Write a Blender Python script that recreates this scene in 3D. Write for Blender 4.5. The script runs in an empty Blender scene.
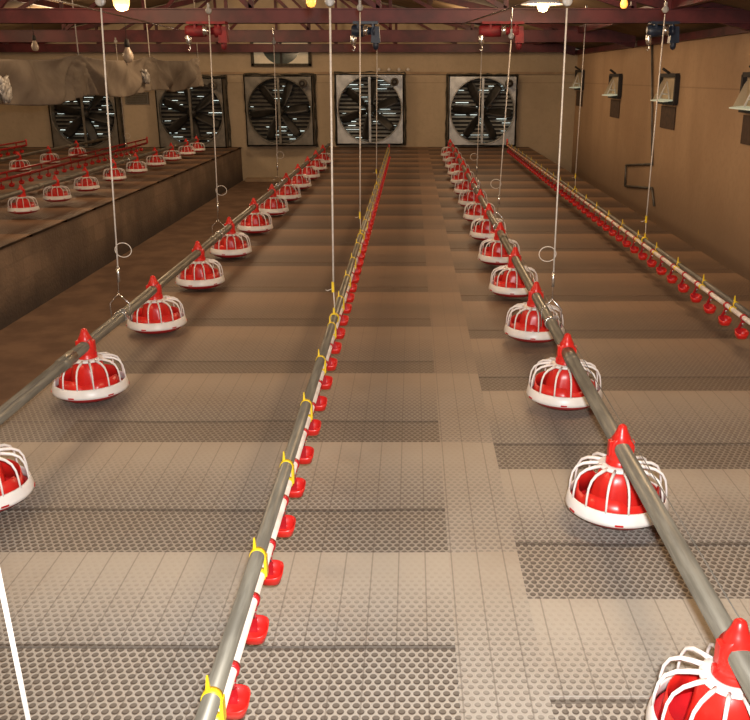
import bpy, bmesh, math, random
from mathutils import Vector, Matrix
random.seed(7)
PI = math.pi
F = 870.0; CX = 412.0; CY = 360.0; P = math.atan(284/870.0); CAMZ = 1.5
cp, sp = math.cos(P), math.sin(P)
col = bpy.context.scene.collection

# ---------------------------------------------------------------- measuring helpers (photo -> metres)
def ray(x, y):
    u, v = (x-CX)/F, (y-CY)/F
    return Vector((u, cp - v*sp, -sp - v*cp))
def at_z(x, y, z):
    d = ray(x, y); t = (z-CAMZ)/d.z
    return Vector((0, 0, CAMZ)) + d*t
def at_Y(x, y, Y):
    d = ray(x, y); return Vector((0, 0, CAMZ)) + d*(Y/d.y)
def at_X(x, y, X):
    d = ray(x, y); return Vector((0, 0, CAMZ)) + d*(X/d.x)

# ---------------------------------------------------------------- mesh builder
class MB:
    def __init__(s): s.v = []; s.f = []; s.sm = []
    def add(s, vs, fs, smooth=False):
        n = len(s.v); s.v += [tuple(v) for v in vs]
        s.f += [tuple(i+n for i in f) for f in fs]; s.sm += [smooth]*len(fs); return s
    def box(s, c, d, rot=None, taper=1.0):
        x, y, z = d[0]/2, d[1]/2, d[2]/2; c = Vector(c)
        vs = []
        for k in (-1, 1):
            q = taper if k > 0 else 1.0
            for a, b in ((-1, -1), (1, -1), (1, 1), (-1, 1)):
                p = Vector((a*x*q, b*y*q, k*z))
                if rot is not None: p = rot @ p
                vs.append(c+p)
        return s.add(vs, [(3, 2, 1, 0), (4, 5, 6, 7), (0, 1, 5, 4), (1, 2, 6, 5), (2, 3, 7, 6), (3, 0, 4, 7)])
    def bar(s, a, b, w, h, up=(0, 0, 1)):
        a, b = Vector(a), Vector(b); d = (b-a); L = d.length; d.normalize()
        up = Vector(up); sx = d.cross(up)
        if sx.length < 1e-4: sx = d.cross(Vector((1, 0, 0)))
        sx.normalize(); uz = sx.cross(d)
        M = Matrix((sx, d, uz)).transposed()
        return s.box((a+b)/2, (w, L, h), M)
    def tube(s, pts, r, n=8, closed=False, caps=True):
        pts = [Vector(p) for p in pts]; m = len(pts)
        rs = r if isinstance(r, (list, tuple)) else [r]*m
        vs = []; fs = []; prev = None
        for i, p in enumerate(pts):
            if closed: t = pts[(i+1) % m]-pts[i-1]
            else: t = pts[min(i+1, m-1)]-pts[max(i-1, 0)]
            t.normalize()
            if prev is None:
                a = Vector((0, 0, 1)) if abs(t.z) < .9 else Vector((1, 0, 0))
                nrm = (a - t*a.dot(t)).normalized()
            else:
                nrm = (prev - t*prev.dot(t)).normalized()
            prev = nrm; bn = t.cross(nrm)
            for k in range(n):
                an = 2*PI*k/n
                vs.append(p + (nrm*math.cos(an)+bn*math.sin(an))*rs[i])
        for i in range(m if closed else m-1):
            j = (i+1) % m
            for k in range(n):
                l = (k+1) % n
                fs.append((i*n+k, i*n+l, j*n+l, j*n+k))
        if caps and not closed:
            fs.append(tuple(range(n-1, -1, -1))); fs.append(tuple((m-1)*n+k for k in range(n)))
        return s.add(vs, fs, True)
    def lathe(s, prof, n=32, c=(0, 0, 0), axis='z', closed=False, smooth=True):
        c = Vector(c); vs = []; fs = []; m = len(prof)
        for r, z in prof:
            for k in range(n):
                a = 2*PI*k/n; p = Vector((r*math.cos(a), r*math.sin(a), z))
                if axis == 'y': p = Vector((p.x, p.z, p.y))
                if axis == 'x': p = Vector((p.z, p.x, p.y))
                vs.append(c+p)
        for i in range(m if closed else m-1):
            j = (i+1) % m
            for k in range(n):
                l = (k+1) % n
                fs.append((i*n+k, i*n+l, j*n+l, j*n+k) if axis != 'y' else (i*n+l, i*n+k, j*n+k, j*n+l))
        return s.add(vs, fs, smooth)
    def grid(s, fn, nu, nv, smooth=True):
        vs = [fn(i/nu, j/nv) for j in range(nv+1) for i in range(nu+1)]
        fs = [(j*(nu+1)+i, j*(nu+1)+i+1, (j+1)*(nu+1)+i+1, (j+1)*(nu+1)+i) for j in range(nv) for i in range(nu)]
        return s.add(vs, fs, smooth)
    def build(s, name, mat, parent=None, solid=0):
        me = bpy.data.meshes.new(name); me.from_pydata(s.v, [], s.f)
        me.polygons.foreach_set('use_smooth', s.sm); me.materials.append(mat); me.update()
        o = bpy.data.objects.new(name, me); col.objects.link(o)
        if parent: o.parent = parent
        if solid:
            m = o.modifiers.new('sol', 'SOLIDIFY'); m.thickness = solid; m.offset = 0
        return o
def tag(o, label=None, cat=None, group=None, kind=None):
    if label: o['label'] = label
    if cat: o['category'] = cat
    if group: o['group'] = group
    if kind: o['kind'] = kind
    return o
def thing(name, loc, label, cat, group=None, rz=0):
    o = bpy.data.objects.new(name, None); col.objects.link(o); o.location = loc
    o.rotation_euler = (0, 0, rz); o.empty_display_size = .05
    return tag(o, label, cat, group)
def dup(root, loc, label, rz=0, group=None, sc=None):
    r = root.copy(); col.objects.link(r); r.location = loc; r.rotation_euler = (0, 0, rz)
    r['label'] = label
    if group: r['group'] = group
    if sc: r.scale = sc
    for ch in list(root.children):
        c = ch.copy(); col.objects.link(c); c.parent = r
        for g in list(ch.children):
            d = g.copy(); col.objects.link(d); d.parent = c
    return r
ORD = ['nearest', 'second', 'third', 'fourth', 'fifth', 'sixth', 'seventh', 'eighth', 'ninth', 'tenth', 'eleventh', 'twelfth',
       'thirteenth', 'fourteenth', 'fifteenth', 'sixteenth', 'seventeenth', 'eighteenth', 'nineteenth', 'twentieth']

# ---------------------------------------------------------------- node helpers
class N:
    """tiny expression wrapper over math nodes"""
    def __init__(s, t, sock): s.t = t; s.s = sock
    def _op(s, op, *o, clamp=False):
        n = s.t.nodes.new('ShaderNodeMath'); n.operation = op; n.use_clamp = clamp
        for i, a in enumerate((s,)+o):
            if isinstance(a, N): s.t.links.new(a.s, n.inputs[i])
            else: n.inputs[i].default_value = a
        return N(s.t, n.outputs[0])
    def __add__(s, o): return s._op('ADD', o)
    def __sub__(s, o): return s._op('SUBTRACT', o)
    def __mul__(s, o): return s._op('MULTIPLY', o)
    def __truediv__(s, o): return s._op('DIVIDE', o)
    def rsub(s, o): return (s*-1.0)+o
    def gt(s, o): return s._op('GREATER_THAN', o)
    def lt(s, o): return s._op('LESS_THAN', o)
    def fract(s): return s._op('FRACT')
    def floor(s): return s._op('FLOOR')
    def abs(s): return s._op('ABSOLUTE')
    def sqrt(s): return s._op('SQRT')
    def pw(s, e): return s._op('POWER', e)
    def mn(s, o): return s._op('MINIMUM', o)
    def mx(s, o): return s._op('MAXIMUM', o)
    def step(s, a, b):
        n = s.t.nodes.new('ShaderNodeMapRange'); n.interpolation_type = 'SMOOTHSTEP'
        s.t.links.new(s.s, n.inputs[0])
        for i, q in ((1, a), (2, b)):
            if isinstance(q, N): s.t.links.new(q.s, n.inputs[i])
            else: n.inputs[i].default_value = q
        return N(s.t, n.outputs[0])
def mixc(t, f, a, b):
    n = t.nodes.new('ShaderNodeMix'); n.data_type = 'RGBA'
    if isinstance(f, N): t.links.new(f.s, n.inputs[0])
    else: n.inputs[0].default_value = f
    for i, q in ((6, a), (7, b)):
        if isinstance(q, tuple): n.inputs[i].default_value = (*q, 1)
        else: t.links.new(q, n.inputs[i])
    return n.outputs[2]
def newmat(name):
    m = bpy.data.materials.new(name); m.use_nodes = True
    return m, m.node_tree, m.node_tree.nodes['Principled BSDF']
def coords(t):
    return t.nodes.new('ShaderNodeTexCoord').outputs['Object']
def noise(t, scale, detail=4, stretch=None, rough=.55):
    n = t.nodes.new('ShaderNodeTexNoise'); n.inputs['Scale'].default_value = scale
    n.inputs['Detail'].default_value = detail; n.inputs['Roughness'].default_value = rough
    c = coords(t)
    if stretch:
        mp = t.nodes.new('ShaderNodeMapping'); mp.inputs['Scale'].default_value = stretch
        t.links.new(c, mp.inputs[0]); c = mp.outputs[0]
    t.links.new(c, n.inputs['Vector'])
    return N(t, n.outputs['Fac'])
def bump(t, b, h, dist=.01, strength=1):
    n = t.nodes.new('ShaderNodeBump'); n.inputs['Distance'].default_value = dist; n.inputs['Strength'].default_value = strength
    t.links.new(h.s, n.inputs['Height']); t.links.new(n.outputs[0], b.inputs['Normal'])
def simple(name, c1, c2=None, rough=.6, metal=0, scale=20, spec=.5, stretch=None, trans=0, bmp=0, emit=None):
    m, t, b = newmat(name)
    b.inputs['Roughness'].default_value = rough; b.inputs['Metallic'].default_value = metal
    b.inputs['Specular IOR Level'].default_value = spec
    c2 = c2 or tuple(x*.8 for x in c1)
    nz = noise(t, scale, stretch=stretch)
    t.links.new(mixc(t, nz.step(.35, .65), c1, c2), b.inputs['Base Color'])
    if bmp: bump(t, b, nz, bmp)
    if trans: b.inputs['Transmission Weight'].default_value = trans
    if emit:
        b.inputs['Emission Color'].default_value = (*emit[0], 1); b.inputs['Emission Strength'].default_value = emit[1]
    return m

# slatted plastic mesh floor -------------------------------------------------
P_ROW = .913; Z0L = 2.545; Z0R = 2.275
def make_floor_mat():
    m, t, b = newmat('slat_mesh')
    sx = t.nodes.new('ShaderNodeSeparateXYZ'); t.links.new(coords(t), sx.inputs[0])
    X = N(t, sx.outputs[0]); Y = N(t, sx.outputs[1])
    left = X.lt(.12); leftm = X.lt(.35); midc = leftm*left.rsub(1.0)
    xl = X.lt(-3.0)
    useL = leftm*xl.rsub(1.0)
    z0 = useL*(Z0L-Z0R)+Z0R
    wob = noise(t, 1.1, 2)*.05-.025
    ph = (z0-Y+wob)/P_ROW
    tt = ph.fract()
    yh = (Y/1.5).mx(.6)
    tl = (yh.pw(-1.5)*-.5)+.86
    zone = (X.gt(-1.54)*left).mx(X.gt(.3505)).mx(xl)
    dark = tt.step(tl-.012, tl+.012)*zone
    # each panel row its own slight tone
    w = t.nodes.new('ShaderNodeTexWhiteNoise'); w.noise_dimensions = '2D'
    cb = t.nodes.new('ShaderNodeCombineXYZ'); t.links.new(ph.floor().s, cb.inputs[0]); t.links.new(((X-.12)/1.66).floor().s, cb.inputs[1])
    t.links.new(cb.outputs[0], w.inputs['Vector']); tone = N(t, w.outputs['Value'])
    # staggered oval holes, each with a dark lip on its near side
    q = .0225; pch = .0255
    v = Y/q; row = v.floor(); odd = (row*.5).fract()
    u = X/pch+odd
    du = u.fract()-.5; dv0 = v.fract()-.5; dv = dv0*.80
    d = (du*du+dv*dv).sqrt()
    dv2 = dv-.13
    d2 = (du*du*.8+dv2*dv2).sqrt()
    grow = tt.step(.05, .66)*(midc*.45).rsub(1.0)
    r = (grow*.10+.27).mx(dark*.36)
    hole = d.step(r-.07, r+.05).rsub(1.0)
    inner = d2.step(r-.12, r+.02).rsub(1.0)*hole
    rim = (d-r-.06).abs().step(.0, .09).rsub(1.0)
    cres = (hole-inner*.45*dark.rsub(1.0)-inner*dark*.30).mx(0.0)
    holew = cres*(grow*.92+.06).mx(dark*.95)
    sm = ((X/.086).fract()-.5).abs().lt(.026)
    near = Y.step(2.0, 7.0).rsub(1.0)
    ln = ((tt-tl).abs()).lt(.012)*zone*near
    nz = noise(t, 2.2, 3); nf = noise(t, 60, 2); nb = noise(t, 1.0, 3, (.6, 3.0, 1))
    base = mixc(t, grow, (.455, .41, .34), (.335, .315, .285))
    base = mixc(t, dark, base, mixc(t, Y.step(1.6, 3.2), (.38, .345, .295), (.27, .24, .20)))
    base = mixc(t, rim*grow*near*.35, base, (.52, .50, .46))  # painted highlight: lighter ring round each hole
    base = mixc(t, nz.step(.4, .7)*.30, base, (.30, .23, .16))
    base = mixc(t, nf.step(.4, .7)*.2, base, (.48, .44, .38))
    base = mixc(t, tone*.28, base, (.24, .19, .14))
    far = Y.step(1.7, 6.2)  # flash falloff painted in: floor turns darker and browner with distance
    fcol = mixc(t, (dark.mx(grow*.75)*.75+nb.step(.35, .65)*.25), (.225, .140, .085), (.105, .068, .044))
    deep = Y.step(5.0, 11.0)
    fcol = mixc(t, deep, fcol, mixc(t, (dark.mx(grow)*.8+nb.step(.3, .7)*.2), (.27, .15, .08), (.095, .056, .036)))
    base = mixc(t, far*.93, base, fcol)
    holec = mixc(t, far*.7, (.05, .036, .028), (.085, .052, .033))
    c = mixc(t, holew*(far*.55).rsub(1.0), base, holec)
    c = mixc(t, sm*(near*.25+.15), c, (.08, .06, .045))
    c = mixc(t, ln*.65, c, (.045, .033, .026))
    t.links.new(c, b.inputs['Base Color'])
    b.inputs['Roughness'].default_value = .55
    b.inputs['Specular IOR Level'].default_value = .3
    bump(t, b, (hole*(grow*.8+.2)).rsub(1.0), .003, .5)
    return m
M = {}
M['slat'] = make_floor_mat()
M['earth'] = simple('aisle_earth', (.24, .155, .105), (.17, .11, .078), .9, scale=3, spec=.1, bmp=.01)
def block_mat():
    m, t, b = newmat('block_wall')
    sx = t.nodes.new('ShaderNodeSeparateXYZ'); t.links.new(coords(t), sx.inputs[0])
    Y = N(t, sx.outputs[1]); Z = N(t, sx.outputs[2])
    row = (Z/.2).floor(); yy = (Y/.4+(row*.5).fract())
    mort = (yy.fract()-.5).abs().gt(.475).mx(((Z/.2).fract()-.5).abs().gt(.45))
    # each block its own tone
    w = t.nodes.new('ShaderNodeTexWhiteNoise'); w.noise_dimensions = '2D'
    cb = t.nodes.new('ShaderNodeCombineXYZ'); t.links.new(yy.floor().s, cb.inputs[0]); t.links.new(row.s, cb.inputs[1])
    t.links.new(cb.outputs[0], w.inputs['Vector'])
    tone = N(t, w.outputs['Value'])
    c = mixc(t, tone, (.215, .15, .10), (.28, .195, .13))
    c = mixc(t, noise(t, 1.6, 5).step(.35, .65)*.6, c, (.10, .07, .05))
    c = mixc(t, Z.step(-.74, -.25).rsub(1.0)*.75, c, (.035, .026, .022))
    c = mixc(t, mort*.15, c, (.08, .055, .04))
    t.links.new(c, b.inputs['Base Color']); b.inputs['Roughness'].default_value = .95
    bump(t, b, noise(t, 25), .01)
    return m
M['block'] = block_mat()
def wall_mat(name, c1, c2, low=None):
    m, t, b = newmat(name)
    n1 = noise(t, .9, 5); n2 = noise(t, 14, 4); n3 = noise(t, 1.3, 3, (1, 1, .25))
    c = mixc(t, n1.step(.3, .7), c1, c2)
    c = mixc(t, n2.step(.45, .7)*.25, c, tuple(x*.72 for x in c1))
    c = mixc(t, n3.step(.5, .75)*.35, c, tuple(x*.7 for x in c2))
    sx = t.nodes.new('ShaderNodeSeparateXYZ'); t.links.new(coords(t), sx.inputs[0]); Z = N(t, sx.outputs[2])
    if low: c = mixc(t, Z.step(-.5, .55).rsub(1.0)*.8, c, low)
    # faint joints of the wall sheets
    c = mixc(t, ((Z-1.36).abs()).lt(.008)*.4, c, tuple(x*.5 for x in c2))
    t.links.new(c, b.inputs['Base Color']); b.inputs['Roughness'].default_value = .85
    b.inputs['Specular IOR Level'].default_value = .15
    bump(t, b, n2, .006)
    return m
M['wallb'] = wall_mat('plaster_back', (.54, .43, .30), (.46, .365, .25))
M['wallr'] = wall_mat('plaster_right', (.51, .35, .22), (.45, .30, .185), (.31, .21, .14))
M['ceil'] = simple('ceiling_board', (.24, .17, .10), (.17, .115, .07), .9, scale=1.5, spec=.1)
M['trim'] = simple('wall_ledge', (.42, .30, .18), (.32, .22, .14), .8, scale=4)
M['steelred'] = simple('red_oxide_steel', (.11, .017, .020), (.05, .010, .013), .5, scale=5, spec=.35)
M['steelred2'] = simple('red_oxide_steel_light', (.125, .026, .030), (.06, .014, .017), .5, scale=3, spec=.4)
M['galv'] = simple('weathered_galvanised', (.225, .205, .16), (.15, .135, .105), .38, metal=.35, scale=9, stretch=(6, .6, 6))
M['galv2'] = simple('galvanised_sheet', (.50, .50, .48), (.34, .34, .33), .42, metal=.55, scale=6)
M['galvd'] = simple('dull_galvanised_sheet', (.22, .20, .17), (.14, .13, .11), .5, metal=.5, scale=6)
M['chrome'] = simple('bright_steel', (.75, .75, .74), (.6, .6, .6), .2, metal=.9, scale=30)
M['red'] = simple('red_plastic', (.66, .022, .014), (.55, .015, .012), .32, scale=8)
M['redd'] = simple('deep_red_plastic', (.50, .010, .014), (.36, .008, .012), .35, scale=8)
M['white'] = simple('white_plastic', (.80, .76, .72), (.70, .66, .62), .38, scale=6)
M['pvc'] = simple('white_water_pipe', (.70, .62, .54), (.55, .45, .38), .35, scale=12)
M['yellow'] = simple('yellow_plastic', (.80, .56, .015), (.66, .45, .01), .4, scale=10)
M['cord'] = simple('white_cord', (.72, .66, .58), (.6, .54, .47), .7, scale=40)
M['blade'] = simple('dark_fan_blade', (.045, .042, .038), (.025, .024, .022), .45, metal=.3, scale=6)
M['black'] = simple('black_rubber', (.018, .015, .014), (.03, .025, .022), .7, scale=9)
M['shadow'] = simple('painted_wall_shadow', (.10, .06, .04), (.07, .045, .03), .9, scale=12)  # shade on the wall below the inlets, put into colour
M['blue'] = simple('dark_blue_enamel', (.02, .035, .07), (.012, .02, .04), .4, scale=12)
M['foam'] = simple('dried_sealing_foam', (.10, .085, .06), (.05, .042, .03), .95, scale=30, bmp=.02)
M['tarp'] = simple('dusty_tarpaulin', (.20, .165, .13), (.15, .12, .095), .85, scale=4, spec=.15)
M['tarpk'] = simple('bunched_plastic_sheet', (.38, .36, .33), (.20, .18, .16), .4, scale=20)
M['flap'] = simple('white_inlet_flap_glow', (.80, .84, .72), (.70, .72, .62), .5, scale=5, emit=((.8, .95, .7), .22))  # weak emission imitates daylight entering at the flap
M['cream'] = simple('cream_glow_panel', (.72, .60, .42), (.6, .5, .34), .6, scale=5, emit=((1, .8, .5), .12))  # slight glow put into the material for daylight, not a lamp
M['bulb'] = simple('lit_bulb_glass', (1, .8, .4), rough=.3, emit=((1, .60, .10), 2.6))
M['bulbo'] = simple('lit_amber_glass', (1, .6, .2), rough=.3, emit=((1, .38, .05), 1.6))
M['bulbw'] = simple('lit_warm_glass', (1, .9, .7), rough=.3, emit=((1, .62, .18), 5))
M['dimglass'] = simple('unlit_bulb_glass', (.55, .45, .36), (.4, .33, .26), .2, scale=5)
M['winch'] = simple('dark_red_enamel', (.22, .008, .014), (.12, .006, .01), .65, scale=12)
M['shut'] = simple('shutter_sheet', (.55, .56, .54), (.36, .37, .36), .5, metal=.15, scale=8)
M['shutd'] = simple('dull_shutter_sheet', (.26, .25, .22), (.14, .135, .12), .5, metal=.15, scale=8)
M['cheek'] = simple('tan_side_cheek', (.50, .40, .27), (.42, .33, .22), .7, scale=5)
M['slit'] = simple('daylight_slit', (.9, .9, .9), rough=.5, emit=((.85, 1, .92), 1.6))
M['pane'] = simple('grimy_glass', (.10, .13, .12), (.06, .08, .08), .15, scale=4)

# ---------------------------------------------------------------- THE SETTING
XE_L, XE_R = -1.88, 2.60            # edges of the near slatted deck
XW_L, XW_R = -9.3, 3.58
YN, YB = -2.5, 19.9
LOW = -.74; EAVE = 2.03; RIDGE = 3.5; XM = (XW_L+XW_R)/2
def tline(y): return .86-.5*(max(y, .9)/1.5)**-1.5
def deck(mb, x0, x1, z0, relief=True):
    y = z0
    while y < YB: y += P_ROW
    rows = []
    while y > YN:
        rows.append(y); y -= P_ROW
    for a in rows:
        b = a-P_ROW; mid = a-P_ROW*tline(a-.5)
        segs = [(a, mid, -.001, -.004), (mid, b, -.006, -.006)] if relief else [(a, b, -.003, -.003)]
        for p, q, zp, zq in segs:
            p2, q2 = min(p, YB), max(q, YN)
            if p2 <= q2: continue
            mb.add([(x0, q2, zq), (x1, q2, zq), (x1, p2, zp), (x0, p2, zp)], [(0, 1, 2, 3)])
            mb.add([(x0, q2, zq), (x1, q2, zq), (x1, q2, -.03), (x0, q2, -.03)], [(0, 3, 2, 1)])
            mb.add([(x0, p2, zp), (x1, p2, zp), (x1, p2, -.03), (x0, p2, -.03)], [(0, 1, 2, 3)])
    mb.add([(x0, YN, -.03), (x1, YN, -.03), (x1, YB, -.03), (x0, YB, -.03)], [(0, 3, 2, 1)])
    return mb
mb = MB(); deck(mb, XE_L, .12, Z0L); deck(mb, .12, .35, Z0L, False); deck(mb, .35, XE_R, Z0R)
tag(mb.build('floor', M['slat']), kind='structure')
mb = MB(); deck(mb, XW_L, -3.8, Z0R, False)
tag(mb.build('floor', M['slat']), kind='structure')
tag(MB().box(((XW_L+XW_R)/2, (YN+YB)/2, LOW-.05), (XW_R-XW_L, YB-YN, .1)).build('floor', M['earth']), kind='structure')
# side walls of the raised decks
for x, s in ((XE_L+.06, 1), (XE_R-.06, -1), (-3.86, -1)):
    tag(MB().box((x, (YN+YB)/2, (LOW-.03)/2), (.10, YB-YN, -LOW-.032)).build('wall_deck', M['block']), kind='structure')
# room walls
def gable(y):
    return [(XW_L, y, LOW), (XW_R, y, LOW), (XW_R, y, EAVE), (XM, y, RIDGE), (XW_L, y, EAVE)]
def prism(poly, dy):
    n = len(poly); v = poly+[(p[0], p[1]+dy, p[2]) for p in poly]
    f = [tuple(range(n)), tuple(range(2*n-1, n-1, -1))]+[((i+1) % n, i, i+n, (i+1) % n+n) for i in range(n)]
    return MB().add(v, f)
tag(prism(gable(YB), .12).build('wall_back', M['wallb']), kind='structure')
tag(prism(gable(YN-.12), .12).build('wall_front', M['wallb']), kind='structure')
tag(MB().box((XW_R+.06, (YN+YB)/2, (LOW+EAVE)/2), (.12, YB-YN+.24, EAVE-LOW)).build('wall_right', M['wallr']), kind='structure')
tag(MB().box((XW_L-.06, (YN+YB)/2, (LOW+EAVE)/2), (.12, YB-YN+.24, EAVE-LOW)).build('wall_left', M['wallb']), kind='structure')
mb = MB()
for xa, xb, za, zb in ((XW_L-.12, XM, EAVE, RIDGE), (XM, XW_R+.12, RIDGE, EAVE)):
    mb.add([(xa, YN-.12, za), (xb, YN-.12, zb), (xb, YB+.12, zb), (xa, YB+.12, za),
            (xa, YN-.12, za+.08), (xb, YN-.12, zb+.08), (xb, YB+.12, zb+.08), (xa, YB+.12, za+.08)],
           [(3, 2, 1, 0), (4, 5, 6, 7), (0, 1, 5, 4), (1, 2, 6, 5), (2, 3, 7, 6), (3, 0, 4, 7)])
tag(mb.build('ceiling', M['ceil']), kind='structure')
# wall ledge, kerb at the end of the aisle, eave rails
tag(MB().box((XM, YB-.03, 1.56), (XW_R-XW_L, .06, .05)).build('trim_1', M['trim']), kind='structure')
tag(MB().box((-2.84, YB-.12, LOW+.035), (1.75, .22, .07)).build('trim_2', M['trim']), kind='structure')
tag(MB().box((XW_R-.04, (YN+YB)/2, 1.98), (.07, YB-YN, .09)).build('trim_3', M['steelred']), kind='structure')
tag(MB().box((XW_L+.04, (YN+YB)/2, 1.98), (.07, YB-YN, .09)).build('trim_4', M['steelred']), kind='structure')

# ---------------------------------------------------------------- ROOF TRUSSES
def roofz(x): return EAVE+(RIDGE-EAVE)*(1-abs(x-XM)/((XW_R-XW_L)/2))
def truss(y, label, zb=2.0, hh=.13):
    r = thing('roof_truss', (XM, y, zb), label, 'roof truss', 'red steel roof trusses')
    L = (XW_R-XW_L)/2-.12
    mb = MB().box((0, 0, hh/2), (2*L, .10, hh)); mb.box((0, 0, .006), (2*L, .16, .012)); mb.box((0, 0, hh), (2*L, .16, .012))
    mb.build('bottom_chord', M['steelred2'], r)
    for s in (-1, 1):
        MB().bar((s*L, 0, roofz(XM+s*L)-zb-.10), (0, 0, RIDGE-zb-.12), .09, .09).build('top_chord', M['steelred'], r)
    n = 10
    for i in range(n):
        xa = -L+2*L*i/n; xb = -L+2*L*(i+1)/n
        za = roofz(XM+xa)-zb-.12; zc = roofz(XM+xb)-zb-.12
        if i and za > hh: MB().box((xa, 0, (hh+za)/2), (.05, .05, max(za-hh, .02))).build('post', M['steelred'], r)
        a, b = ((xa, 0, hh), (xb, 0, max(zc, hh+.05))) if i < n/2 else ((xa, 0, max(za, hh+.05)), (xb, 0, hh))
        MB().bar(a, b, .05, .05, (0, 1, 0)).build('brace', M['steelred'], r)
    return r
truss(4.35, 'red steel roof truss nearest overhead, above the near cord pulleys')
truss(9.3, 'red steel roof truss carrying the winches, nearest beam in view')
truss(14.4, 'red steel roof truss second in view, behind the winches', 2.0, .17)
truss(19.6, 'dark red roof truss tight against the back wall above the fans', 1.98, .16)
# long steel rails under the ceiling running down the house
def tie(p, q, label, r=.03, mat='steelred', name='tie_rod', cat='tie rod'):
    p, q = Vector(p), Vector(q)
    o = MB().tube([Vector((0, 0, 0)), q-p], r, 8).build(name, M[mat]); o.location = p
    return tag(o, label, cat)
for x, lb in ((2.6, 'red steel purlin under the ceiling nearest the right wall'), (.3, 'red steel purlin under the ceiling over the middle water line'),
              (-6.2, 'red steel purlin under the ceiling over the far left deck')):
    o = MB().box((0, 0, 0), (.08, YB-YN-.2, .10)).build('ceiling_purlin', M['steelred']); o.location = (x, (YN+YB)/2, roofz(x)-.075)
    tag(o, lb, 'purlin')

# ---------------------------------------------------------------- EXHAUST FANS
def fan(cx_px, cy_px, size, label, sheet, blade_rot, mw=0):
    p = at_Y(cx_px, cy_px, YB-.2)
    r = thing('exhaust_fan', (p.x, YB-.02, p.z-size/2), label, 'fan', 'exhaust fans in the back wall')
    h = size/2; dpt = .30; R = h*.945
    # foam seal round the box
    mb = MB(); N_ = 40
    for s in range(4):
        pts = []
        for k in range(13):
            q = -h-.035+(size+.07)*k/12; j = random.uniform(-.012, .012)
            pts.append({0: (q, -.03, h+h+.03+j), 1: (q, -.03, -.0+j), 2: (-h-.03+j, -.03, q+h), 3: (h+.03+j, -.03, q+h)}[s])
        mb.tube(pts, [random.uniform(.012, .028) for _ in pts], 6)
    mb.build('foam_seal', M['foam'], r)
    # square housing frame
    mb = MB()
    mb.box((0, -dpt/2, size-.012), (size, dpt, .024)); mb.box((0, -dpt/2, .012), (size, dpt, .024))
    mb.box((-h+.012, -dpt/2, h), (.024, dpt, size)); mb.box((h-.012, -dpt/2, h), (.024, dpt, size))
    mb.build('housing', sheet, r)
    # front plate with round opening
    mb = MB(); n = 64; vs = []; fs = []
    for k in range(n):
        a = 2*PI*k/n; c, s = math.cos(a), math.sin(a); m = max(abs(c), abs(s))
        vs += [(c/m*h, -dpt, h+s/m*h), (c*R, -dpt, h+s*R), (c*R*.975, -dpt+.13, h+s*R*.975)]
    for k in range(n):
        l = (k+1) % n
        fs += [(k*3, l*3, l*3+1, k*3+1), (k*3+1, l*3+1, l*3+2, k*3+2)]
    mb.add(vs, fs, False); mb.build('shroud', sheet, r)
    MB().tube([(R*math.cos(2*PI*k/48), -dpt-.008, h+R*math.sin(2*PI*k/48)) for k in range(48)], .014, 6, closed=True).build('orifice_ring', sheet, r)
    # shutter louvres at the back
    mb = MB(); nl = 16
    rot = Matrix.Rotation(math.radians(-66), 3, 'X')
    for k in range(nl):
        mb.box((0, -.06, .05+(size-.1)*(k+.5)/nl), (size-.06, .004, (size-.1)/nl*.98), rot)
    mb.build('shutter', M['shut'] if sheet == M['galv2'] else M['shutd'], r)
    mb = MB()
    rr = random.Random(int(cx_px))
    for k in range(nl):
        x = -h+.06+rr.random()*.2
        while x < h-.2:
            w = min(rr.uniform(.05, .35), h-.06-x)
            if rr.random() < .38: mb.box((x+w/2, -.075, .05+(size-.1)*(k+.02)/nl), (w, .004, rr.uniform(.004, .009)))
            x += w+rr.uniform(.02, .2)
    mb.build('daylight_gap', M['slit'], r)
    MB().box((0, -.015, h), (size-.05, .01, size-.05)).build('back_panel', M['black'], r)
    # six paddle blades
    for k in range(6):
        a = blade_rot+k*PI/3
        mb = MB()
        def bl(u, v, a=a):
            rad = .10+(R*.93-.10)*u; w = (.045+.045*math.sin(min(1, u*1.25)*PI*.62))*(1 if u < .93 else 1-(u-.93)*4)
            off = (v-.5)*2*w; tw = (v-.5)*.14*(1-.45*u)
            return (rad*math.cos(a)-off*math.sin(a), -.20+tw, h+rad*math.sin(a)+off*math.cos(a))
        mb.grid(bl, 8, 4); mb.build('blade', M['blade'], r, solid=.006)
    MB().lathe([(0, -.285), (.06, -.28), (.075, -.25), (.10, -.24), (.10, -.16), (0, -.15)], 20, (0, 0, h), 'y').build('hub', M['blade'], r)
    mb = MB(); mb.box((0, -dpt+.01, h), (.05, .03, 2*R)); mb.box((0, -dpt+.03, h), (.012, .05, 2*R)); mb.build('strut', sheet, r)
    # drive motor, small pulley and belt to the hub
    mo = MB().lathe([(0, -.18), (.075, -.17), (.085, -.14), (.085, .02), (.04, .05), (0, .06)], 18, (h-.19, -.36, size-.16), 'y').build('motor', M['galvd'], r)
    MB().lathe([(.03, -.02), (.06, -.02), (.045, 0), (.06, .02), (.03, .02)], 18, (h-.19, -.56, size-.16), 'y').build('motor_pulley', M['black'], mo)
    MB().bar((h-.23, -.31, size-.2), (.03, -.29, h+.03), .012, .008).bar((h-.16, -.31, size-.2), (.08, -.29, h), .012, .008).build('drive_belt', M['black'], r)
    MB().bar((h-.33, -.32, size-.04), (h-.04, -.32, size-.28), .03, .03).build('motor_bracket', sheet, r)
    return r
SZ = 1.47
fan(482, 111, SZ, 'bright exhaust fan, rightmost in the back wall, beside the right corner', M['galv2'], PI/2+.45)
fan(370, 109.5, SZ, 'exhaust fan straight above the far end of the middle water line', M['galv2'], .35)
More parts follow.
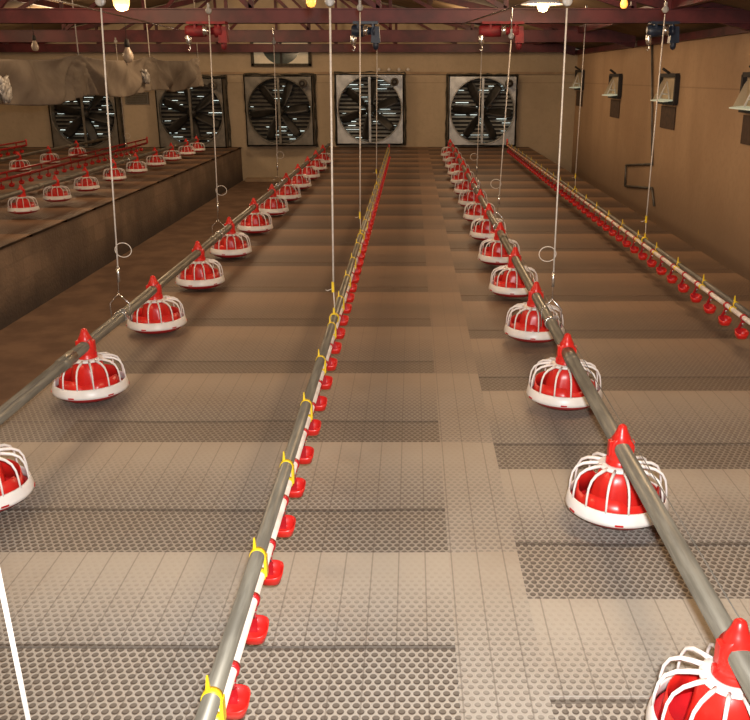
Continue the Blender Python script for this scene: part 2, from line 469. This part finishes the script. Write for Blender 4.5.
fan(280, 111, SZ, 'dull exhaust fan above the lower aisle, below the high wall vent', M['galvd'], .12)
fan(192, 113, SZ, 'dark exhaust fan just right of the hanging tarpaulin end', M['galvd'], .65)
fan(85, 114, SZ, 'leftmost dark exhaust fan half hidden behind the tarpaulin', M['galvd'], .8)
# high vent above the third fan
p0 = at_Y(252, 66, YB); p1 = at_Y(311, 44, YB)
r = thing('wall_vent', ((p0.x+p1.x)/2, YB-.01, p0.z), 'wide wall vent high up above the aisle fan, cut off by the roof beam', 'vent')
w = p1.x-p0.x; hh = .50
mb = MB(); mb.box((0, -.05, .02), (w, .1, .06)); mb.box((-w/2+.03, -.05, hh/2), (.06, .1, hh)); mb.box((w/2-.03, -.05, hh/2), (.06, .1, hh)); mb.box((0, -.05, hh), (w, .1, .05))
mb.build('frame', M['foam'], r)
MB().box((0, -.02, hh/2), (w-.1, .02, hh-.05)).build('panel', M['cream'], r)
mb = MB()
mb.add([(0, -.045, hh*.9)]+[(.42*math.cos(PI+PI*k/16), -.045, hh*.9+.42*math.sin(PI+PI*k/16)) for k in range(17)], [(0, k, k+1) for k in range(1, 17)])
mb.build('opening', M['pane'], r)
MB().box((0, -.06, hh/2), (.05, .03, hh)).build('strut', M['black'], r)
# small grille beneath tarpaulin
p = at_Y(137, 98, YB)
o = thing('wall_grille', (p.x, YB-.01, p.z), 'small dark grille between the two leftmost fans under the tarpaulin', 'grille')
MB().box((0, -.02, 0), (.52, .03, .26)).build('frame', M['galvd'], o)
mb = MB()
for k in range(6): mb.box((0, -.045, -.1+.04*k), (.46, .01, .016))
mb.build('louvres', M['foam'], o)
# little white clips on the ledge
for i, x in enumerate((379, 389, 399, 408)):
    p = at_Y(x, 69.5, YB-.06)
    q = MB().lathe([(0, -.012), (.03, -.012), (.034, 0), (.022, .02), (0, .022)], 10, (0, -.02, 0), 'y').build('cable_clip', M['white']); q.location = (p.x, YB-.055, p.z)
    tag(q, 'small white cable clip in a row on the ledge above the middle fan', 'clip', 'white cable clips above the middle fan')

# ---------------------------------------------------------------- AIR INLETS on the right wall
def inlet(px, py, label):
    p = at_X(px, py, XW_R)
    r = thing('air_inlet', (XW_R-.005, p.y, p.z), label, 'air inlet', 'air inlets along the right wall')
    L, Hh = .76, .36
    mb = MB(); t = .05
    mb.box((-.03, 0, Hh/2), (.06, L, t)); mb.box((-.03, 0, -Hh/2), (.06, L, t)); mb.box((-.03, L/2, 0), (.06, t, Hh)); mb.box((-.03, -L/2, 0), (.06, t, Hh))
    mb.build('frame', M['black'], r)
    MB().box((-.008, 0, 0), (.012, L-.04, Hh-.04)).build('recess', M['cheek'], r)
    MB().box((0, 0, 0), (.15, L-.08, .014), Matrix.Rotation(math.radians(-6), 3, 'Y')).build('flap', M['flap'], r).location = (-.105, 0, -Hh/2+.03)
    mb = MB()
    mb.add([(-.012, L/2-.06, -Hh/2+.03), (-.15, L/2-.06, -Hh/2+.03), (-.05, L/2-.06, Hh/2-.10), (-.012, L/2-.06, Hh/2-.04)], [(0, 1, 2, 3)])
    mb.build('side_cheek', M['cheek'], r, solid=.01)
    mb = MB(); y = -.08
    mb.tube([(-.17, y, -Hh/2+.05), (-.08, y, Hh/2-.08), (-.03, y, -Hh/2+.05)], .013, 6); mb.tube([(-.13, y, -.06), (-.06, y, -.07)], .010, 6)
    mb.build('brace', M['white'], r)
    MB().tube([(-.04, -.05, Hh/2+.02), (-.14, -.02, Hh/2+.09)], .018, 6).build('pull_lever', M['black'], r)
    a = MB().box((-.006, 0, -Hh/2-.20), (.012, L-.06, .30)).build('shadow_patch', M['shadow'], r)  # dark sheet painted as the shadow the flap casts on the wall
    a['label'] = 'dark painted shadow patch below the inlet'
inlet(581, 80, 'small black-framed air inlet with white flap, farthest, beside the back corner')
inlet(617, 86, 'black-framed air inlet with white flap, left of the wall conduit')
inlet(671, 89, 'black-framed air inlet with open white flap, just right of the hanging cord')
inlet(760, 93, 'nearest air inlet, its white flap cut by the right edge of view')
# conduit on the right wall
X = XW_R-.025
pts = [at_X(x, y, X) for x, y in ((652, 45), (652, 164), (626, 165), (625, 186), (652, 188), (654, 206))]
mb = MB()
for a, b in zip(pts[:-1], pts[1:]): mb.tube([a-pts[0], b-pts[0]], .017, 6)
o = mb.build('wall_conduit', M['galvd']); o.location = pts[0]
tag(o, 'thin dark conduit running down the right wall with a square bracket loop', 'conduit')

# ---------------------------------------------------------------- HANGING TARPAULIN
XT = -3.78
def tarp():
    pA = at_X(-60, 108, XT); pB = at_X(202, 88, XT)
    y0, y1 = at_X(-60, 100, XT).y, at_X(200, 80, XT).y
    hangs = [at_X(78, 51, XT).y, at_X(150, 60, XT).y, at_X(198, 60, XT).y, y0]
    zt0, zt1 = at_X(0, 53, XT).z, at_X(198, 58, XT).z
    zb0, zb1 = at_X(0, 106, XT).z, at_X(198, 88, XT).z
    ya, yb = at_X(0, 80, XT).y, at_X(198, 80, XT).y
    r = thing('tarpaulin', (XT, (y0+y1)/2, 0), 'dusty grey-brown tarpaulin draped along the left deck under the roof beams', 'tarpaulin')
    yc = (y0+y1)/2
    def fn(u, v):
        y = y0+(y1-y0)*u; k = (y-ya)/(yb-ya)
        zt = zt0+(zt1-zt0)*k; zb = zb0+(zb1-zb0)*k+.03*math.sin(u*21)
        dm = min(abs(y-h_) for h_ in hangs)
        near = min(hangs, key=lambda h_: abs(y-h_)); s = y-near
        zt -= .055*min(1, dm/.8)*(1 if dm < 2 else 1)
        z = zt+(zb-zt)*v
        # folds fanning out from the hanging points
        ang = math.atan2(abs(s), max(.02, (zt+.03-z)))
        fold = .045*math.sin(ang*16+1.2)*math.exp(-((dm/1.5)**2))*(.3+v)
        fold += .028*(1-abs(math.sin(ang*5+.6)))**4*math.exp(-(dm/1.8)**2)*min(1, v*3)
        fold += .04*math.sin(y*3.1+z*2.2)*v+.018*math.sin(y*8.7-z*5)
        sag = .05*math.sin((z-zb)*9+math.cos(y*1.9)*2.0)*min(1, dm)
        return (fold+sag, y-yc, z)
    MB().grid(fn, 150, 26).build('sheet', M['tarp'], r, solid=.006)
    for y in hangs[:3]:
        z = zt0+(zt1-zt0)*(y-ya)/(yb-ya)
        MB().tube([(0, y-yc, z-.01), (0, y-yc, roofz(XT)-.02)], .007, 5).build('hanging_cord', M['cord'], r)
    for px, py, s in ((3, 90, .13), (145, 77, .10)):
        q = at_X(px, py, XT+.05)
        mb = MB()
        for i in range(9):
            a = i*.7; pts = [(.06+.03*math.sin(a+k), q.y-yc+s*.9*math.sin(a*1.7+k*1.1)*(k/4+.1), q.z+s*1.6*(k/4-.5)+.02*math.cos(a*3)) for k in range(5)]
            mb.tube(pts, [.012, .03, .02, .03, .01], 5)
        mb.build('tied_bundle', M['tarpk'], r)
tarp()

# ---------------------------------------------------------------- FEEDER PANS
XF_L, XF_R, XF_LL, XF_LLL = -1.568, .720, -4.32, -6.25
ZRIM, ZPIPE, ZPL = .105, .285, .27
def make_pan(label, group):
    r = thing('feeder_pan', (0, 0, 0), label, 'feeder pan', group)
    # origin on the rim plane, pan axis
    dm = MB()
    for k in range(6):
        a = 2*PI*k/6+.35; dm.box((.1895*math.cos(a), .1895*math.sin(a), -.014), (.006, .030, .006), Matrix.Rotation(a, 3, 'Z'))
    dm.lathe([(0, -.050), (.120, -.050), (.150, -.044), (.180, -.026), (.184, -.020), (.176, -.012), (.146, -.034), (.12, -.042), (0, -.042)], 40).build('dish', M['redd'], r)
    # white grill: rim band, spokes, top collar
    g = MB().lathe([(.191, -.020), (.190, -.010), (.181, .020), (.176, .022), (.174, .016), (.181, -.006), (.184, -.020)], 48, closed=True)
    nS = 14
    for k in range(nS):
        a = 2*PI*(k+.5)/nS; c, s = math.cos(a), math.sin(a)
        prof = [(.178, .016), (.175, .050), (.169, .078), (.155, .100), (.130, .113), (.100, .118), (.070, .120)]
        g.tube([(c*x, s*x, z) for x, z in prof], [.0042, .0042, .0045, .005, .0055, .0062, .007], 6)
    g.lathe([(.046, .113), (.076, .114), (.080, .119), (.076, .124), (.058, .127), (.046, .127)], 36, closed=True)
    g.build('grill', M['white'], r)
    # inner feed bell
    b = MB(); n = 48; prof = [(.048, .116), (.070, .104), (.083, .07), (.088, .03), (.094, .0), (.104, -.03), (.106, -.042)]
    vs = []; fs = []
    for x, z in prof:
        for k in range(n):
            a = 2*PI*k/n; q = 1+.10*max(0, math.cos(a*6))*(1 if z < .07 else .2); vs.append((x*q*math.cos(a), x*q*math.sin(a), z))
    for i in range(len(prof)-1):
        for k in range(n):
            l = (k+1) % n; fs.append((i*n+k, (i+1)*n+k, (i+1)*n+l, i*n+l))
    b.add(vs, fs, True); b.build('feed_bell', M['red'], r)
    b = MB()   # feed level ring behind the bars
    vs = []; fs = []
    for x, z in ((.146, .052), (.160, -.028)):
        for k in range(n):
            a = 2*PI*k/n; zz = z-(.018 if (k//4) % 3 == 0 and z > 0 else 0); vs.append((x*math.cos(a), x*math.sin(a), zz))
    for k in range(n):
        l = (k+1) % n; fs.append((k, n+k, n+l, l))
    b.add(vs, fs, True); b.build('level_ring', M['red'], r, solid=.003)
    # cone that climbs to the pipe, saddle and pointed cap
    h = ZPIPE-ZRIM
    c = MB().lathe([(.050, .112), (.052, .130), (.045, .138), (.043, .146), (.048, .152), (.041, .168), (.036, h)], 28)
    for a in (0, PI/2, PI, 3*PI/2):
        c.box((.046*math.cos(a), .046*math.sin(a), .135), (.012, .012, .03))
    c.build('drop_cone', M['red'], r)
    c = MB().lathe([(.028, -.026), (.041, -.026), (.041, .026), (.028, .026)], 28, (0, 0, h), 'y', closed=True)
    c.lathe([(.034, h+.018), (.034, h+.034), (.026, h+.046), (.020, h+.058), (.015, h+.072), (.006, h+.078), (0, h+.078)], 20)
    c.box((.040, 0, h-.005), (.012, .030, .055)); c.box((-.040, 0, h-.005), (.012, .030, .055))
    c.build('pipe_saddle', M['red'], r)
    return r
def zfit(ys, z): return [at_z(CX, y, z).y for y in ys]
YR = zfit([724, 498, 390, 328, 286, 256, 233], .09)
YL = zfit([488, 383.5, 320, 278.5, 249, 226], .075)
YLL = zfit([208, 196.5, 186.5, 177, 169.5, 163, 157.5, 152.5, 149], ZRIM)
print('YR', YR); print('YL', YL); print('YLL', YLL)
def extend(ys, end):
    d = (ys[-1]-ys[1])/(len(ys)-2)
    while ys[-1]+d < end: ys.append(ys[-1]+d)
    return ys
YR = extend(YR, 17.5); YL = extend(YL, 16.8)
proto = None
def put_pans(X, ys, line, group, sc=.935, zp=ZPIPE, sz=None):
    global proto
    sz = sz or sc*1.16
    for i, y in enumerate(ys):
        o = ORD[i] if i < len(ORD) else 'last'
        lb = 'red and white feeder pan, %s from the near end of %s' % (o.replace('nearest', 'first'), line)
        loc = (X, y, zp-(ZPIPE-ZRIM)*sz)
        if proto is None:
            proto = make_pan(lb, group); proto.location = loc; proto.scale = (sc, sc, sz)
        else:
            dup(proto, loc, lb, group=group, sc=(sc, sc, sz))
put_pans(XF_R, YR, 'right feed pipe', 'feeder pans on the right feed pipe')
put_pans(XF_L, YL, 'left feed pipe', 'feeder pans on the left feed pipe', zp=ZPL)
YLL = [y for y in YLL if y < 19.2]
put_pans(XF_LL, YLL, 'feed pipe across the aisle', 'feeder pans across the aisle', .87)
yl3 = zfit([177, 168, 161, 154.5], ZRIM)
put_pans(XF_LLL, yl3, 'farthest left feed pipe', 'feeder pans on the farthest feed pipe', .87)

def feed_line(X, y0, y1, label, mat='galv', wire=True, zp=ZPIPE):
    r = thing('feed_pipe', (X, (y0+y1)/2, zp), label, 'feed pipe'); h = (y1-y0)/2
    MB().tube([(0, -h, 0), (0, h, 0)], .0275, 16).build('pipe', M[mat], r)
    y = y0+1.1
    while y < y1-1:
        MB().tube([(0, y-(y0+y1)/2-.07, 0), (0, y-(y0+y1)/2+.07, 0)], .031, 16).build('coupling', M['galv'], r)
        y += 3.05
    if wire:
        MB().tube([(.03, -h+.05, .035), (.03, h-.05, .035)], .0018, 5).build('roost_wire', M['galvd'], r)
    return r
feed_line(XF_R, -.4, 17.6, 'grey steel feed pipe carrying the right row of pans')
feed_line(XF_L, -.4, 16.9, 'grey steel feed pipe carrying the left row of pans beside the aisle', zp=ZPL)
feed_line(XF_LL, 3, 19.3, 'thin dark feed pipe across the aisle through its near row of pans', 'galvd', False)
feed_line(XF_LLL, 3, 18.6, 'thin dark feed pipe farthest left through the last row of pans', 'galvd', False)

# ---------------------------------------------------------------- DRINKER LINES
ZG, ZW, ZC = .30, .243, .155       # support pipe, white water pipe, cup
def make_cup(label, group):
    r = thing('drinker_cup', (0, 0, 0), label, 'drinker cup', group)
    # origin at the water pipe axis
    MB().lathe([(.0135, -.009), (.0185, -.009), (.0185, .009), (.0135, .009)], 14, (0, 0, 0), 'y', closed=True).box((0, 0, -.020), (.018, .016, .016)).build('pipe_clip', M['redd'], r)
    MB().lathe([(0, -.026), (.006, -.026), (.007, -.036), (.004, -.040), (.004, -.052), (0, -.052)], 10).build('nipple', M['chrome'], r)
    mb = MB().bar((0, .004, -.020), (-.012, .026, -.075), .018, .007).bar((-.012, .026, -.070), (-.012, .022, -.110), .030, .006)
    mb.build('arm', M['redd'], r)
    c = MB()
    n = 24; prof = [(0, -.118), (.020, -.118), (.027, -.114), (.032, -.098), (.036, -.078), (.033, -.078), (.029, -.098), (.024, -.110), (0, -.111)]
    vs = []; fs = []
    for x, z in prof:
        for k in range(n):
            a = 2*PI*k/n; ca, sa = math.cos(a), math.sin(a)
            q = (abs(ca)**3.2+abs(sa)**3.2)**(-1/3.2)
            vs.append((x*q*ca, x*q*sa, z+(.010*sa if z > -.09 else 0)))
    for i in range(len(prof)-1):
        for k in range(n):
            l = (k+1) % n; fs.append((i*n+k, (i+1)*n+k, (i+1)*n+l, i*n+l))
    c.add(vs, fs, True); c.build('cup', M['red'], r)
    return r
cproto = None
def drinker(X, y0, y1, start, line, short, cups=True, NN=14, grey=True, dx=0.0, step=.27, ZG=.30, gm='galv', gr=.0195):
    global cproto
    yc = (y0+y1)/2; h = (y1-y0)/2
    r = thing('drinker_line', (X, yc, ZW), line, 'drinker line', 'water lines')
    if grey:
        MB().tube([(-.004+dx, -h, ZG-ZW), (-.004+dx, h, ZG-ZW)], gr, 14).build('support_pipe', M[gm], r)
        MB().tube([(0, -h, 0), (0, h, 0)], .0135, 12).build('water_pipe', M['pvc'], r)
        y = y0+.1
        first = None
        y = 1.46-.55*3
        while y < y1:
            if y > y0:
                if first is None:
                    mb = MB()
                    mb.lathe([(gr, -.009), (gr+.002, -.009), (gr+.002, .009), (gr, .009)], 16, (-.004+dx, 0, ZG-ZW), 'y', closed=True)
                    mb.box((.016, 0, (ZG-ZW)/2), (.007, .024, ZG-ZW)); mb.box((-.012+dx, .006, ZG-ZW+.032), (.009, .010, .034), taper=.4)
                    mb.lathe([(.0135, -.010), (.0165, -.010), (.0165, .010), (.0135, .010)], 12, (0, 0, 0), 'y', closed=True)
                    first = mb.build('pipe_clip', M['yellow'], r); first['label'] = 'yellow clip'; first.location = (0, y-yc, 0)
                else:
                    c = first.copy(); col.objects.link(c); c.location = (0, y-yc, 0)
            y += .552
    else:
        MB().tube([(0, -h, 0), (0, h, 0)], .02, 8).tube([(0, -h, .08), (0, h, .08)], .014, 8).build('water_pipe', M['redd'], r)
        k = -h
        mb = MB()
        while k < h: mb.box((0, k, .04), (.014, .02, .08)); k += 1.1
        mb.build('bracket', M['redd'], r)
    i = 0; y = start
    grp = 'drinker cups on the '+short
    while y < y1-.1:
        if y > y0:
            if i < NN: lb = 'red drinker cup, %s from near end of %s' % (ORD[i].replace('nearest', 'first'), short)
            else: lb = 'small red drinker cup far along the %s, past its %s' % (short, ORD[NN-1])
            if cproto is None:
                cproto = make_cup(lb, grp); cproto.location = (X, y, ZW)
            else: dup(cproto, (X, y, ZW), lb, group=grp)
            i += 1
        y += step
    # end fitting
    mb = MB().tube([(0, h-.02, 0), (0, h+.04, 0), (0, h+.04, .12)], .016, 8); mb.build('end_riser', M['redd'], r)
    return r
drinker(-.402, .6, 15.6, 1.63, 'middle drinker line, grey pipe over white water pipe with yellow clips', 'middle water line')
drinker(1.815, 1.2, 17.0, at_z(740, 333, ZC).y-.27, 'right drinker line along the right wall with red cups and yellow clips', 'right water line', dx=.022, ZG=.272, gm='galvd', gr=.014)
pe = at_z(150, 143, ZG)
drinker(-5.22, 7.0, 17.6, 9.4, 'red drinker line between the pan rows across the aisle', 'water line across the aisle', NN=8, grey=False, step=.30)
drinker(-7.35, 10.0, 17.0, 15.0, 'short far red drinker line near the left wall', 'far left water line', NN=5, grey=False, step=.30)
# yellow hanger clamps where cords meet the water pipe
# ---------------------------------------------------------------- SUSPENSION CORDS
def cord(bottom, top, label, rad=.004, kind='feed', pulley=True, chord_y=None):
    b, t = Vector(bottom), Vector(top)
    r = thing('suspension_cord', b, label, 'cord', 'suspension cords')
    T = t-b
    if kind == 'feed':
        # wire yoke round the pipe, adjuster and spare loop
        q = .17
        MB().tube([(-.05, 0, -.02), (-.052, 0, .07), (0, 0, .125), (.052, 0, .07), (.05, 0, -.02)], .0032, 6).build('yoke', M['chrome'], r)
        MB().lathe([(.029, -.018), (.034, -.018), (.034, .018), (.029, .018)], 18, (0, 0, 0), 'y', closed=True).box((.02, -.01, .036), (.026, .018, .016)).build('pipe_clamp', M['chrome'], r)
        d = T.normalized()
        MB().tube([(0, 0, .12), d*.32], .0026, 5).tube([d*.19, d*.27], .008, 6).build('adjuster', M['chrome'], r)
        c = d*.34+Vector((.035 if b.x < 0 else -.035, 0, .02))
        MB().tube([c+Vector((.043*math.cos(a/20*2*PI), .0, .038*math.sin(a/20*2*PI))) for a in range(20)], .0022, 5, closed=True).build('spare_loop', M['cord'], r)
        st = d*.26
    else:
        d = T.normalized()
        k = MB().lathe([(.021, -.014), (.026, -.014), (.026, .014), (.021, .014)], 16, (-.004, 0, 0), 'y', closed=True)
        k.box((-.004, 0, .036), (.010, .016, .035)); k.build('hanger_clip', M['yellow'], r)
        MB().box((-.006, 0, .165), (.013, .012, .055)).build('cord_grip', M['yellow'], r)
        MB().tube([(0, 0, .04), (-.004, 0, .15)], .003, 5).tube([(0, 0, .16), (-.035, 0, .145), (-.045, 0, .15)], .002, 5).build('cord_tail', M['cord'], r)
        st = Vector((-.004, 0, .15))
    MB().tube([st, T], rad, 6).build('cord', M['cord'], r)
    if pulley:
        p = MB().lathe([(0, -.010), (.020, -.010), (.024, -.007), (.018, 0), (.024, .007), (.020, .010), (0, .010)], 16, T+Vector((.0, 0, .03)), 'y')
        p.box(T+Vector((0, 0, .045)), (.016, .026, .07)); p.build('pulley', M['tarpk'], r)
        top_z = max(2.0-b.z, T.z+.08)
        MB().tube([T+Vector((0, 0, .06)), Vector((T.x, T.y, top_z+.01))], .006, 6).build('pulley_hook', M['chrome'], r)
    return r
def cpx(xb, yb, xt, yt, X, z, label, rad, kind, pulley=True):
    D = F*X/(xb-CX)                       # depth at which that line crosses the measured column
    pb = Vector((X, (D-(CAMZ-z)*sp)/cp, z))
    pt = at_Y(xt, yt, pb.y)
    cord((X, pb.y, z), pt, label, rad, kind, pulley)
cpx(121, 313, 101, 8, XF_L, ZPL, 'white cord with wire yoke holding the left feed pipe, nearest on it', .0042, 'feed')
cpx(219, 216, 209, 15, XF_L, ZPL, 'white cord with wire yoke, second on the left feed pipe', .0045, 'feed')
cpx(278, 178, 274, 45, XF_L, ZPL, 'thin pale cord far along the left feed pipe, in front of the dull fan', .0045, 'feed')
cpx(551, 306, 567, 8, XF_R, ZPIPE, 'white cord with wire yoke holding the right feed pipe, nearest on it', .0042, 'feed')
cpx(497, 222, 511, 40, XF_R, ZPIPE, 'pale cord with wire yoke, second on the right feed pipe', .0045, 'feed')
cpx(476, 176, 482, 45, XF_R, ZPIPE, 'thin pale cord far along the right feed pipe, in front of the bright fan', .0045, 'feed')
cpx(335, 309, 330, 8, -.402, ZG, 'bright white cord with yellow clip holding the middle water line', .005, 'nip')
cpx(361, 232, 360, 12, -.402, ZG, 'thin white cord second on the middle water line', .005, 'nip')
cpx(377, 186, 377, 45, -.402, ZG, 'thin pale cord third on the middle water line, near its far end', .005, 'nip')
cpx(645, 238, 665, 14, 1.833, .272, 'pale cord with yellow clip holding the right water line near the wall', .005, 'nip')
cpx(575, 188, 586, 14, 1.833, .272, 'thin pale cord far along the right water line near the back corner', .005, 'nip')
# near cord cut by the bottom left of the view
pA = at_Y(0, 583, .95); pB = at_Y(28, 720, .95); d = (pA-pB)
zt = 2.02; s = (zt-pB.z)/d.z; top = pB+d*s; s2 = (ZG-pB.z)/d.z; bot = pB+d*s2
print('near cord', bot, top)
D = F*-.402/(97.8-CX); bn = Vector((-.402, (D-(CAMZ-ZG)*sp)/cp, ZG)); q0 = at_Y(0, 583, bn.y); dn = (q0-bn); tn = bn+dn*((1.95-bn.z)/dn.z)
cord(bn, tn, 'bright white cord close up at the bottom left corner', .0030, 'nip')
# cords over the far deck
for px, X_, y_, lb in ((37, XF_LLL, 12.6, 'thin cord above the farthest feed pipe, left of the first fan'), (64, XF_LL, 13.5, 'thin cord above the pans across the aisle, before the leftmost fan')):
    cord((X_, y_, ZPIPE), (X_, y_, 1.95), lb, .004, 'feed')

# ---------------------------------------------------------------- WINCHES under the beam
def winch(px, py, Y, colr, label, s=1.0, flip=1):
    p = at_Y(px, py, Y); top = 2.0
    r = thing('hoist_winch', (p.x, Y-.02, top), label, 'winch', 'winches under the roof beam')
    MB().box((0, -.02, -.012), (.30*s, .14, .024)).box((-.09*s, -.02, -.05), (.02, .10, .08)).box((.09*s, -.02, -.05), (.02, .10, .08)).build('mount_plate', M[colr], r)
    MB().lathe([(0, -.17*s), (.045, -.17*s), (.055, -.15*s), (.055, -.02), (.035, 0), (.035, .06), (.060, .07), (.060, .11*s), (0, .13*s)], 18, (0, -.02, -.085), 'x').build('motor', M[colr], r)
    MB().box((.12*flip*s, -.02, -.12), (.09, .10, .15), taper=.8).lathe([(0, -.26), (.022, -.25), (.030, -.22), (.030, -.12), (0, -.12)], 12, (.12*flip*s, -.02, 0)).build('gearbox', M[colr], r)
    c = MB().lathe([(0, -.21), (.018, -.21), (.028, -.19), (.028, -.13), (.012, -.10), (0, -.10)], 14, (-.15*flip*s, -.03, 0))
    c.tube([(-.15*flip*s, -.03, -.2), (-.15*flip*s+.012, -.03, -.24), (-.15*flip*s, -.03, -.27), (-.15*flip*s-.015, -.03, -.25)], .006, 6)
    c.build('hook_block', M['chrome'], r)
    MB().lathe([(.01, -.02), (.05, -.02), (.035, 0), (.05, .02), (.01, .02)], 18, (.0, -.11, -.085), 'x').build('cable_drum', M['chrome'], r)
winch(209, 38, 9.05, 'winch', 'red winch unit under the roof beam, beside the tarpaulin end', 1.25)
winch(502, 35, 9.05, 'winch', 'red winch unit with chrome hook under the roof beam, above the rightmost fan', 1.35)
winch(366, 37, 9.05, 'blue', 'dark blue winch with chrome hook above the middle fan', .8)
winch(661, 42, 9.05, 'blue', 'dark blue winch with chrome hook by the right wall conduit', .9)
# long pull cables
tie(at_Y(474, 24, 9.0)+Vector((-.12, 0, 0)), (2.2, 3.4, 2.3), 'thin steel pull cable slanting down from upper right to the red winch', .006, 'chrome', 'pull_cable', 'cable')
tie((-4.6, 4.5, 2.5), at_Y(180, 30, 8.9), 'thin steel pull cable slanting to the red winch on the left', .006, 'chrome', 'pull_cable', 'cable')

# ---------------------------------------------------------------- LAMPS
def lamp(px, py, Y, label, kind, s=1.0):
    p = at_Y(px, py, Y)
    r = thing('ceiling_lamp', (p.x, Y, p.z), label, 'lamp', 'hanging lamps')
    m = {'b': 'bulb', 'o': 'bulbo', 'w': 'bulbw', 'd': 'dimglass'}[kind]
    MB().lathe([(0, -.05*s), (.022*s, -.045*s), (.034*s, -.025*s), (.036*s, -.005*s), (.028*s, .02*s), (.016*s, .045*s), (.014*s, .055*s)], 20).build('bulb', M[m], r)
    MB().lathe([(.0, .05*s), (.017*s, .05*s), (.019*s, .075*s), (.013*s, .10*s), (0, .105*s)], 14).build('socket', M['black'] if kind != 'w' else M['white'], r)
    if kind == 'w':
        MB().lathe([(.02, .035), (.06, .022), (.13, -.004), (.132, -.010), (.06, .012), (.02, .026)], 28, closed=True).build('shade', M['white'], r)
    MB().tube([(0, 0, .09*s), (0, 0, roofz(p.x)-p.z)], .004, 5).build('flex', M['black'], r)
    return p
L = []
L.append(lamp(121, -1, 5.2, 'round glowing yellow bulb at the top left, beside the cord pulley', 'b', 1.25))
L.append(lamp(543, 3, 5.6, 'glowing lamp with a wide shallow shade at the top centre right', 'w', 1.0))
L.append(lamp(311, 0, 5.4, 'small amber bulb beside the pulley of the middle cord', 'o', .8))
L.append(lamp(624, 3, 8.0, 'small amber bulb at the top right near the wall', 'o', .9))
lamp(35, 46, 12.0, 'small unlit bulb hanging above the tarpaulin at the left', 'd', 1.3)
lamp(128, 55, 12.0, 'larger unlit round bulb just above the tarpaulin', 'd', 1.9)

# ---------------------------------------------------------------- LIGHT
def light(kind, loc, power, color, size=.1, name='lamp_and_fill_light'):
    d = bpy.data.lights.new(name, kind); d.energy = power; d.color = color
    if kind == 'AREA': d.size = size
    else: d.shadow_soft_size = size
    o = bpy.data.objects.new(name, d); col.objects.link(o); o.location = loc
    return o
WARM = (1, .70, .42)
fl = light('SPOT', (.05, -.05, CAMZ+.12), 560, (1, .985, .975), .05, 'flash_light')
fl.data.spot_size = math.radians(100); fl.data.spot_blend = .6
fl.rotation_euler = (math.radians(90-12), 0, 0)
for p in L[:2]:
    light('POINT', (p.x, p.y, p.z-.10), 28, WARM, .08)
for y in (3.0, 8.0, 12.5, 17.2):
    for x in (-6.6, -2.8, 1.2):
        light('POINT', (x, y-.4, 2.35), 78 if x > -4 else 62, WARM, .35)  # added warm fill for the ambient level, no bulbs at these points
w = bpy.data.worlds.new('world'); bpy.context.scene.world = w; w.use_nodes = True
w.node_tree.nodes['Background'].inputs[0].default_value = (.5, .4, .3, 1); w.node_tree.nodes['Background'].inputs[1].default_value = .2

# ---------------------------------------------------------------- CAMERA
cd = bpy.data.cameras.new('camera'); cam = bpy.data.objects.new('camera', cd); col.objects.link(cam)
cd.sensor_fit = 'HORIZONTAL'; cd.sensor_width = 36; cd.lens = F/750*36
cd.shift_x = -(CX-375)/750.0
cam.location = (0, 0, CAMZ); cam.rotation_euler = (PI/2-P, 0, 0); cd.clip_start = .02
bpy.context.scene.camera = cam
vs_ = bpy.context.scene.view_settings
vs_.view_transform = 'Standard'; vs_.look = 'None'; vs_.exposure = 0.0
